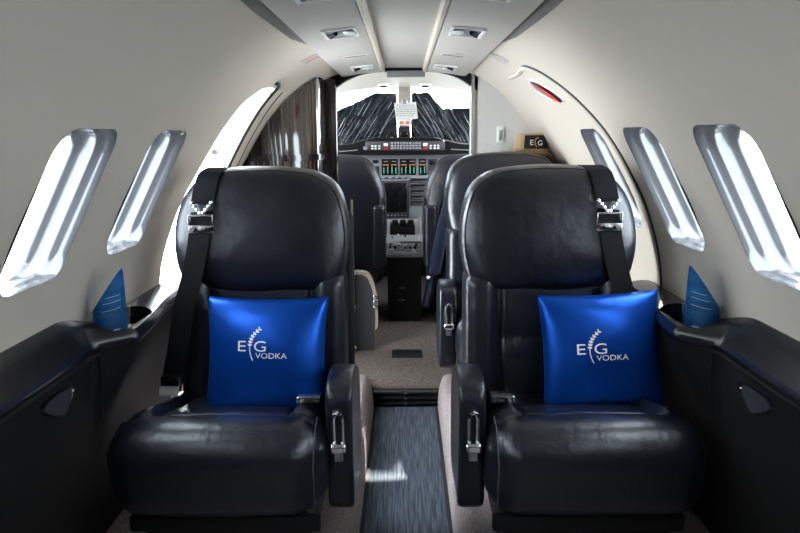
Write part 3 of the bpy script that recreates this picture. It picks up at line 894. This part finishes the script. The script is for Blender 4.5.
# ------------------------------------------------------------------ straw hats on the cupboard
def hat_rings(cx, cy, z0, rx, ry, droop, n=40):
    def brim(k, dz): return [(cx + rx * k * math.cos(2 * PI * i / n), cy + ry * k * math.sin(2 * PI * i / n), z0 + dz - droop * max(0, math.cos(2 * PI * i / n)) ** 2 * (k - .6) * 2.2) for i in range(n)]
    return brim
def make_hat(cx, cy, z0, label, top):
    root = thing('straw_hat', (cx, cy, z0), label, 'hat', 'straw hats on the cupboard')
    brim = hat_rings(cx, cy, z0, .092, .078, .045)
    bm = B(); loft(bm, [brim(.62, .002), brim(.75, 0), brim(.9, 0), brim(1, .003), brim(1.0, .006), brim(.9, .004), brim(.75, .004), brim(.62, .006)], True)
    obj('brim', bm, M['straw'], root)
    crown = lambda k, dz: [(cx - .006 + .068 * k * math.copysign(abs(math.cos(2 * PI * i / 40)) ** .55, math.cos(2 * PI * i / 40)), cy + .050 * k * math.copysign(abs(math.sin(2 * PI * i / 40)) ** .55, math.sin(2 * PI * i / 40)), z0 + dz) for i in range(40)]
    h = .066 if top else .02
    bm = B(); loft(bm, [crown(1.06, .0), crown(1.0, .01), crown(.93, h * .9), crown(.88, h), crown(.5, h + .002), crown(.1, h + .001)], True, False, True)
    obj('crown', bm, M['straw'], root)
    if top:
        bm = B(); n = 40; idx = [i for i in range(-12, 8)]
        def bandring(k, dz): 
            c = crown(k, dz); return [c[i % 40] for i in idx]
        loft(bm, [bandring(1.035, .006), bandring(1.035, .008), bandring(.955, h * .93)], False)
        bd = obj('band_panel', bm, M['hatband'], root)
        yb = cy - .050 * 1.02
        bm = B()
        text_bm(bm, 'E', .030, lambda x, y: (cx - .018 + x, yb - .003 + (y + .02) * .05, z0 + .022 + y), .014)
        obj('letter_print', bm, M['print'], bd, smooth=0)
        bm = B(); tube(bm, [(cx + .012 + .010 * math.cos(a), yb - .002, z0 + .033 + .018 * math.sin(a)) for a in [math.radians(70 + 13 * q) for q in range(16)]], .0018, 5)
        obj('yellow_swirl', bm, M['yellow'], bd)
        bm = B()
        text_bm(bm, 'G', .030, lambda x, y: (cx + .014 + x, yb - .003 + (y + .02) * .05, z0 + .020 + y), .018)
        obj('second_letter', bm, M['print'], bd, smooth=0)
for k in range(3):
    make_hat(.540, 2.775, 1.052 + .011 * k + (.0), ['lowest straw hat of the stack by the grey divider, only its brim showing', 'straw hat in the middle of the stack, brim showing under the top one', 'straw hat with black lettered band on top of the stack by the grey divider panel'][k], k == 2)

# ------------------------------------------------------------------ cockpit
bm = B(); n = 20
def cz(x, y): return 1.455 - .035 * smooth01((y - 3.2) / .8) - .25 * x * x
rings = [[(-.75 + 1.5 * i / n, y, cz(-.75 + 1.5 * i / n, y)) for i in range(n + 1)] + [(.75 - 1.5 * i / n, y, cz(.75 - 1.5 * i / n, y) + .04) for i in range(n + 1)] for y in (3.02, 3.3, 3.6, 3.85, 3.98)]
loft(bm, rings, True, True, True); struct(obj('ceiling_cockpit', bm, M['liner']), 'pale cockpit ceiling')
for s in (-1, 1):
    bm = B(); loft(bm, [[(s * .80, y, .12), (s * .80, y, .95), (s * .83, y, .95), (s * .83, y, .12)] for y in (3.02, 4.65)], True, True, True)
    struct(obj('wall_cockpit_%s' % ('left' if s < 0 else 'right'), bm, M['darkgrey']), 'dark cockpit side')
    # side window posts
    bm = B(); tube(bm, [(s * .77, 3.05, 1.32), (s * .80, 3.05, .93)], .03, 8); tube(bm, [(s * .70, 4.0, 1.33), (s * .80, 4.6, .97)], .028, 8)
    struct(obj('trim_%d' % (6 if s < 0 else 7), bm, M['darkgrey']), 'windshield side posts')
bm = B(); loft(bm, [[(-.80, y, .12), (.80, y, .12), (.80, y, 1.04), (-.80, y, 1.04)] for y in (4.64, 4.68)], True, True, True)
struct(obj('wall_cockpit_front', bm, M['black'], smooth=0), 'dark wall under the windshield')
# windshield panes
wi += 1
for s in (-1, 1):
    bm = B(); q = [(s * .05, 4.01, 1.43), (s * .70, 4.01, 1.34), (s * .80, 4.66, 1.03), (s * .05, 4.66, 1.06)]
    bm.faces.new([bm.verts.new(p) for p in q])
    struct(obj('window_%d' % wi, bm, M['glass'], smooth=0), 'cockpit windshield pane'); wi += 1
    bm = B(); q = [(s * .77, 3.07, 1.31), (s * .70, 3.97, 1.33), (s * .81, 4.5, .96), (s * .81, 3.07, .96)]
    bm.faces.new([bm.verts.new(p) for p in q])
    struct(obj('window_%d' % wi, bm, M['glass'], smooth=0), 'cockpit side window pane'); wi += 1
# centre post
bm = B(); loft(bm, [[(-.035, y, z), (.042, y, z), (.042, y + .02, z + .03), (-.035, y + .02, z + .03)] for y, z in ((3.96, 1.395), (4.2, 1.265), (4.66, 1.05))], True, True, True)
struct(obj('trim_8', bm, M['beige'], smooth=0), 'windshield centre post')
# crinkled sun shades
def shade(s, outline, label):
    root_loc = (s * .25, 4.3, 1.1)
    def P(x, t, d): # t 0 top..1 bottom on the windshield slope
        return Vector((x, 4.0 + .6 * t, 1.4 - .30 * t)) + Vector((0, -.4472, -.8944)) * d
    nx, nt = 90, 66; bm = B(); G = {}
    rnd = random.Random(11 + s)
    folds = [(rnd.uniform(-.6, 1.4), rnd.uniform(.004, .011), rnd.uniform(.010, .02)) for _ in range(26)]
    for i in range(nx + 1):
        for j in range(nt + 1):
            u = i / nx; t = 1.1 * j / nt; x = s * (.045 + u * .42)
            if t < outline(u): continue
            d = .012
            w = u * 1.05 - .62 * t * .9   # diagonal coordinate
            for c, a, wd in folds: d += a * max(0, 1 - abs(w - c * .8 + .02 * math.sin(9 * t + c * 7)) / wd)
            G[(i, j)] = bm.verts.new(P(x, t, d))
    for i in range(nx):
        for j in range(nt):
            ks = [(i, j), (i + 1, j), (i + 1, j + 1), (i, j + 1)]
            if all(k in G for k in ks): bm.faces.new([G[k] for k in ks])
    bmesh.ops.solidify(bm, geom=bm.faces, thickness=.001)
    o = obj('sun_shade', bm, M['mylar'], origin=root_loc, smooth=25); tag(o, label, 'sun shade', 'windshield sun shades')
    bm = B()
    for _ in range(24):
        t0 = rnd.uniform(.15, .9); u0 = rnd.uniform(.02, .95); L = rnd.uniform(.12, .45)
        pts = []
        for q in range(6):
            t = t0 + L * (q / 5 - .5); u = u0 + .55 * L * (q / 5 - .5) * 1.0
            if 0 < u < 1 and max(outline(u), outline(max(u - .03, 0))) + .02 < t < .98: pts.append((u, t))
        if len(pts) < 3: continue
        rr = rnd.choice((.0009, .0014, .0022))
        tube(bm, [P(s * (.045 + u * .42), t, .030) for u, t in pts], [rr * (.35 + .65 * math.sin(PI * k / (len(pts) - 1))) for k in range(len(pts))], 5)
    obj('painted_glints', bm, M['glint_print'], o)  # bright lines painted in as reflections along the folds
shade(-1, lambda u: .0 if u < .32 else (u - .32) / .68 * .36, 'dark crinkled reflective sun shade covering the left windshield')
shade(1, lambda u: .0 if u < .27 else (min(1, (u - .27) / .2) * .28), 'dark crinkled reflective sun shade covering the right windshield')
# paper, compass
root = thing('paper_note', (.012, 3.95, 1.28), 'white sheet of paper clipped to the windshield centre post', 'paper')
bm = B(); q = [(-.059, 3.945, 1.326), (.072, 3.945, 1.332), (.083, 3.965, 1.236), (-.048, 3.965, 1.225)]
a = [Vector(p) for p in q]; loft(bm, [a, [p + Vector((0, .001, 0)) for p in a]], True, True, True); obj('sheet', bm, M['paperwhite'], root, smooth=0)
bm = B(); box(bm, -.012, .022, 3.935, 3.955, 1.322, 1.352, .003); obj('clip', bm, M['steel'], root)
bm = B()
for r_ in range(6):
    z = 1.312 - r_ * .012
    x = -.045
    while x < .06:
        wd = random.uniform(.008, .02); bm.faces.new([bm.verts.new((xx, 3.9435 + (1.33 - zz) * .2 , zz)) for xx, zz in ((x, z), (x + wd, z), (x + wd, z + .003), (x, z + .003))]); x += wd + .006
obj('typed_lines', bm, M['darkgrey'], root, smooth=0)
root = thing('standby_compass', (0, 4.17, 1.15), 'black standby compass with orange markings below the paper on the centre post', 'compass')
bm = B(); softbox(bm, -.04, .04, 4.14, 4.20, 1.10, 1.19, .012, k=3, m=(3, 3, 3)); obj('housing', bm, M['black'], root)
bm = B(); box(bm, -.042, .044, 4.145, 4.165, 1.20, 1.232, .002); obj('card_holder', bm, M['white'], root)
bm = B()
for x in (-.028, .010): box(bm, x, x + .026, 4.140, 4.146, 1.206, 1.226, .001)
obj('orange_marks', bm, M['orangeglow'], root)
bm = B(); box(bm, -.022, .022, 4.136, 4.141, 1.125, 1.165, .002); obj('glass_face', bm, M['screen'], root)
# overhead round speakers
for k, (x, lb) in enumerate(((-.116, 'round dark air outlet in the cockpit ceiling, left one'), (.123, 'round dark air outlet in the cockpit ceiling, right one'))):
    root = thing('eyeball_vent', (x, 3.8, cz(x, 3.8)), lb, 'vent', 'cockpit ceiling outlets')
    z = cz(x, 3.8)
    bm = B(); cyl(bm, (x, 3.8, z + .003), (x, 3.8, z - .008), .035, 20); obj('collar', bm, M['white'], root)
    bm = B(); cyl(bm, (x, 3.8, z - .006), (x, 3.8, z - .016), .020, 16); obj('nozzle', bm, M['black'], root)

# instrument panel
root = thing('instrument_panel', (0, 3.9, .6), 'grey cockpit instrument panel with screens, gauges and radio stack', 'instrument panel')
bm = B(); box(bm, -.78, .78, 3.90, 3.96, .60, 1.045, .004); obj('panel_face', bm, M['greypanel'], root)
def pbox(name, m, x0, x1, z0, z1, d=.006, parent=None, bev=.002):
    bm = B(); box(bm, x0, x1, 3.90 - d, 3.903, z0, z1, bev); return obj(name, bm, m, parent or root)
mf = pbox('display_bezel', M['darkgrey'], -.137, .028, .650, .872, .008)
pbox('screen', M['screen'], -.123, .015, .682, .860, .0095, mf)
for k in range(7): pbox('button', M['steel'], -.126 + k * .021, -.116 + k * .021, .659, .667, .011, mf, .001)
for k in range(8): pbox('knob', M['darkgrey'] if k % 2 else M['steel'], -.130 + k * .0195, -.120 + k * .0195, .884, .894, .008, None, .001)
for (x0, x1, cols) in ((-.135, -.038, 2), (-.027, .070, 2), (.086, .132, 1)):
    g = pbox('engine_gauge', M['screen'], x0, x1, .905, 1.0, .006)
    w_ = (x1 - x0) / cols
    for c in range(cols):
        xm = x0 + w_ * (c + .5)
        pbox('gauge_bar', M['greenglow'], xm - .015, xm - .008, .915, .95 + .008 * c, .0075, g, .0005)
        pbox('gauge_bar', M['greenglow'], xm + .008, xm + .015, .915, .956 - .006 * c, .0075, g, .0005)
        pbox('gauge_cap', M['orangeglow'], xm - .018, xm + .018, .962, .969, .0075, g, .0005)
        pbox('gauge_legend', M['steel'], xm - .012, xm + .012, .984, .988, .0075, g, .0005)
g = pbox('radio_display', M['darkgrey'], .142, .199, .905, .998, .006)
pbox('readout', M['screen'], .150, .190, .965, .985, .0075, g)
for x in (.150, .165, .18): pbox('lit_key', M['orangeglow'], x, x + .010, .915, .925, .0075, g, .0005)
for k in range(5):
    z = .878 - k * .0335
    g = pbox('radio_unit', M['darkgrey'], .036, .158, z - .020, z + .008, .007)
    pbox('slot', M['black'], .042, .150, z - .006, z + .004, .0085, g, .001)
    pbox('key_row', M['steel'], .048, .145, z - .014, z - .011, .0085, g, .0005)
g = pbox('side_display', M['darkgrey'], -.26, -.150, .865, .960, .006)
pbox('screen', M['screen'], -.255, -.156, .875, .950, .0075, g)
pbox('switch_block', M['black'], -.19, -.155, .975, .995, .007); 
g = pbox('side_display', M['darkgrey'], .24, .36, .80, .96, .006); pbox('screen', M['screen'], .25, .35, .82, .95, .0075, g)

# glareshield with annunciator panel
root = thing('glareshield', (0, 3.9, 1.03), 'black humped glareshield with annunciator panel below the windshield', 'glareshield')
def hz(x): return 1.088 + .040 * smooth01((.36 - abs(x)) / .22)
bm = B(); n = 48; rings = []
for i in range(n + 1):
    x = -.79 + 1.58 * i / n; h = hz(x)
    rings.append([(x, 3.80, 1.026), (x, 3.795, h - .010), (x, 3.80, h - .002), (x, 3.82, h), (x, 4.2, h - .01), (x, 4.64, 1.06), (x, 4.64, 1.026)])
loft(bm, rings, True, True, True); obj('hood', bm, M['matte'], root, smooth=40)
bm = B(); box(bm, -.225, .235, 3.786, 3.80, 1.052, 1.105, .004); an = obj('annunciator_panel', bm, M['darkgrey'], root)
for r_ in range(3):
    for c in range(10):
        bm = B(); x = -.078 + c * .0178; z = 1.060 + r_ * .0145; box(bm, x, x + .0135, 3.783, 3.787, z, z + .010, .001); obj('annunciator_tile', bm, M['greypanel'], an)
for x in (-.120, .108):
    bm = B(); box(bm, x, x + .028, 3.782, 3.787, 1.056, 1.072, .001); obj('red_lamp', bm, M['redglow'], an)
    bm = B(); box(bm, x + .002, x + .026, 3.782, 3.787, 1.078, 1.094, .001); obj('white_lamp', bm, M['white'], an)
for x0 in (-.190, -.172, -.150, .147, .170, .190):
    for z in (1.060, 1.074):
        bm = B(); box(bm, x0, x0 + .012, 3.782, 3.787, z, z + .009, .001); obj('white_key', bm, M['white'], an)
bm = B(); cyl(bm, (-.225, 3.79, 1.068), (-.225, 3.77, 1.068), .012, 14); obj('rotary_knob', bm, M['steel'], root)
for x0, x1 in ((-.38, -.27), (.27, .40)):
    bm = B(); tube(bm, [(x0, 3.785, 1.047 if x0 < 0 else 1.057), (x1, 3.785, 1.057 if x0 < 0 else 1.05)], .004, 6); obj('hand_grip', bm, M['steel'], root)

# centre pedestal
root = thing('centre_pedestal', (0, 3.6, .122), 'black centre pedestal with throttle quadrant between the cockpit seats', 'pedestal')
bm = B(); loft(bm, [[(-.095, 3.47, z), (.09, 3.47, z), (.09, 3.9, z), (-.095, 3.9, z)] for z in (.122, .47)] + [[(-.098, 3.47, .49), (.098, 3.47, .49), (.098, 3.9, .63), (-.098, 3.9, .63)]], True, True, True)
obj('housing', bm, M['black'], root, smooth=0)
bm = B(); loft(bm, [[(x, 3.465, .485), (x, 3.465, .498), (x, 3.89, .642), (x, 3.89, .62)] for x in (-.104, .102)], True, True, True); tp = obj('control_plate', bm, M['greypanel'], root, smooth=0)
def pz(y): return .498 + (y - 3.465) * .339
rnd = random.Random(5)
for k in range(3):
    x = -.055 + k * .045
    bm = B(); tube(bm, [(x, 3.74, pz(3.74)), (x, 3.70, pz(3.7) + .06)], .005, 6); softbox(bm, x - .018, x + .018, 3.685, 3.715, pz(3.7) + .05, pz(3.7) + .085, .010, k=3, m=(2, 2, 2)); obj('throttle_lever', bm, M['black'], root)
bm = B(); tube(bm, [(.085, 3.70, pz(3.7)), (.085, 3.72, pz(3.72) + .09)], .006, 6); obj('flap_lever', bm, M['beige'], root)
bm = B(); box(bm, -.085, .06, 3.69, 3.82, pz(3.69) - .01, pz(3.82) + .012, .006); obj('throttle_block', bm, M['black'], root)
bm = B(); box(bm, -.03, .09, 3.595, 3.61, pz(3.6), pz(3.6) + .008, .001); obj('orange_strip', bm, M['beige'], root)
for k in range(22):
    x = rnd.uniform(-.09, .085); y = rnd.choice((3.50, 3.53, 3.56, 3.64, 3.67))
    bm = B(); cyl(bm, (x, y, pz(y)), (x, y - .004, pz(y) + .014), rnd.uniform(.004, .008), 8); obj('knob', bm, rnd.choice((M['steel'], M['black'], M['white'], M['chrome'])), root)
for y, x0 in ((3.485, -.085), (3.52, -.085)):
    bm = B(); box(bm, x0, .085, y - .006, y + .006, pz(y) - .002, pz(y) + .005, .001); obj('switch_rail', bm, M['steel'], root)
for z in (.243, .311):
    for dx in (-.012, 0, .012):
        bm = B(); cyl(bm, (-.018 + dx, 3.472, z), (-.018 + dx, 3.466, z), .003, 8); obj('screw', bm, M['steel'], root)

# cockpit seats
def cockpit_seat(s, label):
    root = thing('cockpit_seat', (s * .36, 3.4, .122), label, 'seat', 'cockpit seats')
    ol = [(.10, .78), (.105, .85), (.13, .93), (.165, .99), (.205, 1.025), (.27, 1.036), (.36, 1.038), (.46, 1.034), (.53, 1.02), (.575, .97), (.60, .88), (.61, .78), (.60, .5), (.585, .42), (.36, .40), (.14, .42), (.115, .5)]
    sm = [(v.x, v.y) for v in catmull([(x, z, 0) for x, z in ol], 4, True)]
    bm = B(); puff(bm, sm, [(.05, 3.315), (.5, 3.318), (.85, 3.325), (.94, 3.335), (.985, 3.35), (1, 3.37), (1, 3.42), (.97, 3.45), (.9, 3.46), (.05, 3.47)], s)
    b = obj('backrest', bm, M['leather'], root, smooth=60)
    cc = (sum(p[0] for p in sm) / len(sm), sum(p[1] for p in sm) / len(sm))
    bm = B(); tube(bm, [(s * (cc[0] + (x - cc[0]) * 1.0), 3.362, cc[1] + (z - cc[1]) * 1.0) for x, z in sm], .006, 6, True); obj('piping', bm, M['steel'] if False else M['thread'], b)
    bm = B(); softbox(bm, .12, .60, 3.40, 3.82, .34, .48, .05, k=4, m=(6, 6, 3), fn=lambda p: Vector((s * p.x, p.y, p.z))); obj('seat_cushion', bm, M['leather'], root, smooth=60)
    bm = B(); softbox(bm, .100, .165, 3.30, 3.60, .455, .785, .02, k=4, m=(3, 4, 5), fn=lambda p: Vector((s * p.x, p.y, p.z))); obj('armrest', bm, M['leather'], root, smooth=60)
    bm = B(); box(bm, s * .17, s * .55, 3.42, 3.78, .122, .345, .01); obj('seat_base', bm, M['black'], root)
    return root
cockpit_seat(-1, 'dark cockpit seat left of the pedestal, seen from its back')
cockpit_seat(1, 'dark cockpit seat right of the pedestal, navy jacket hung beside it')

# navy jacket hanging beside the right cockpit seat
bm = B(); nu, nv = 28, 30; G = []
for j in range(nv + 1):
    v = j / nv; z = .86 - v * .60
    xl = .200 - .115 * v ** .8; xr = .285 - .065 * v
    row = []
    for i in range(nu + 1):
        u = i / nu; x = xl + (xr - xl) * u
        y = 3.20 + .022 * math.sin(u * 13 + 2 * v) * (.4 + v) + .012 * math.sin(u * 27 + 5 * v) + .06 * (1 - v) * (v < .2) * (.2 - v) * 5
        row.append((x, y, z + .02 * math.sin(u * 9) * v))
    G.append(row)
loft(bm, G, False); bmesh.ops.solidify(bm, geom=bm.faces, thickness=.012)
j = obj('hanging_jacket', bm, M['jacket'], origin=(.2, 3.2, .3), smooth=70); tag(j, 'navy blue jacket hanging in folds beside the right cockpit seat', 'jacket')
bm = B(); tube(bm, catmull([(.15, 3.17, .46), (.165, 3.165, .56), (.19, 3.17, .68), (.225, 3.18, .80)], 5), [.030] * 10 + [.033] * 6, 10)
obj('sleeve', bm, M['jacket'], j, smooth=70)
bm = B(); bmesh.ops.create_uvsphere(bm, u_segments=12, v_segments=8, radius=.012, matrix=Matrix.Translation((.118, 3.15, .44))); obj('cuff_button', bm, M['chrome'], j)

# ------------------------------------------------------------------ camera
F = 645.; TH = math.radians(11.52); YAW = math.radians(.44); ROLL = math.radians(.4)
cam = bpy.data.cameras.new('camera'); co = bpy.data.objects.new('camera', cam); COL.objects.link(co)
cam.sensor_fit = 'HORIZONTAL'; cam.sensor_width = 22.3; cam.lens = F / 800 * 22.3; cam.clip_start = .02
fwd = Vector((-math.sin(YAW) * math.cos(TH), math.cos(YAW) * math.cos(TH), -math.sin(TH)))
r0 = fwd.cross(Vector((0, 0, 1))).normalized(); u0 = r0.cross(fwd)
c_, s_ = math.cos(ROLL), math.sin(ROLL)
R = c_ * r0 - s_ * u0; U = s_ * r0 + c_ * u0
co.matrix_world = Matrix(((R.x, U.x, -fwd.x, 0), (R.y, U.y, -fwd.y, 0), (R.z, U.z, -fwd.z, 1.14), (0, 0, 0, 1)))
SC.camera = co

# ------------------------------------------------------------------ light
W = bpy.data.worlds.new('daylight'); SC.world = W; W.use_nodes = True
nt = W.node_tree; bg = nt.nodes['Background']
tc = nt.nodes.new('ShaderNodeTexCoord'); sp = nt.nodes.new('ShaderNodeSeparateXYZ'); nt.links.new(tc.outputs['Generated'], sp.inputs[0])
mr = nt.nodes.new('ShaderNodeMapRange'); mr.inputs['From Min'].default_value = -.8; mr.inputs['From Max'].default_value = .8
mr.inputs['To Min'].default_value = 16; mr.inputs['To Max'].default_value = 15      # brighter sky and apron on the door side
nt.links.new(sp.outputs['X'], mr.inputs['Value']); nt.links.new(mr.outputs[0], bg.inputs['Strength'])
bg.inputs[0].default_value = (.86, .93, 1.0, 1)
sun = bpy.data.lights.new('sun', 'SUN'); sun.energy = 30; sun.angle = math.radians(.6); sun.color = (1, .93, .82)
so = bpy.data.objects.new('sun', sun); COL.objects.link(so)
so.rotation_euler = Vector((-.2, -1.93, -1.365)).to_track_quat('-Z', 'Y').to_euler()
SC.view_settings.view_transform = 'Standard'; SC.view_settings.look = 'None'; SC.view_settings.gamma = 1; SC.view_settings.use_curve_mapping = False
SC.view_settings.exposure = .95
SC.cycles.max_bounces = 10; SC.cycles.diffuse_bounces = 6; SC.cycles.glossy_bounces = 5; SC.cycles.transparent_max_bounces = 16
SC.cycles.use_denoising = True
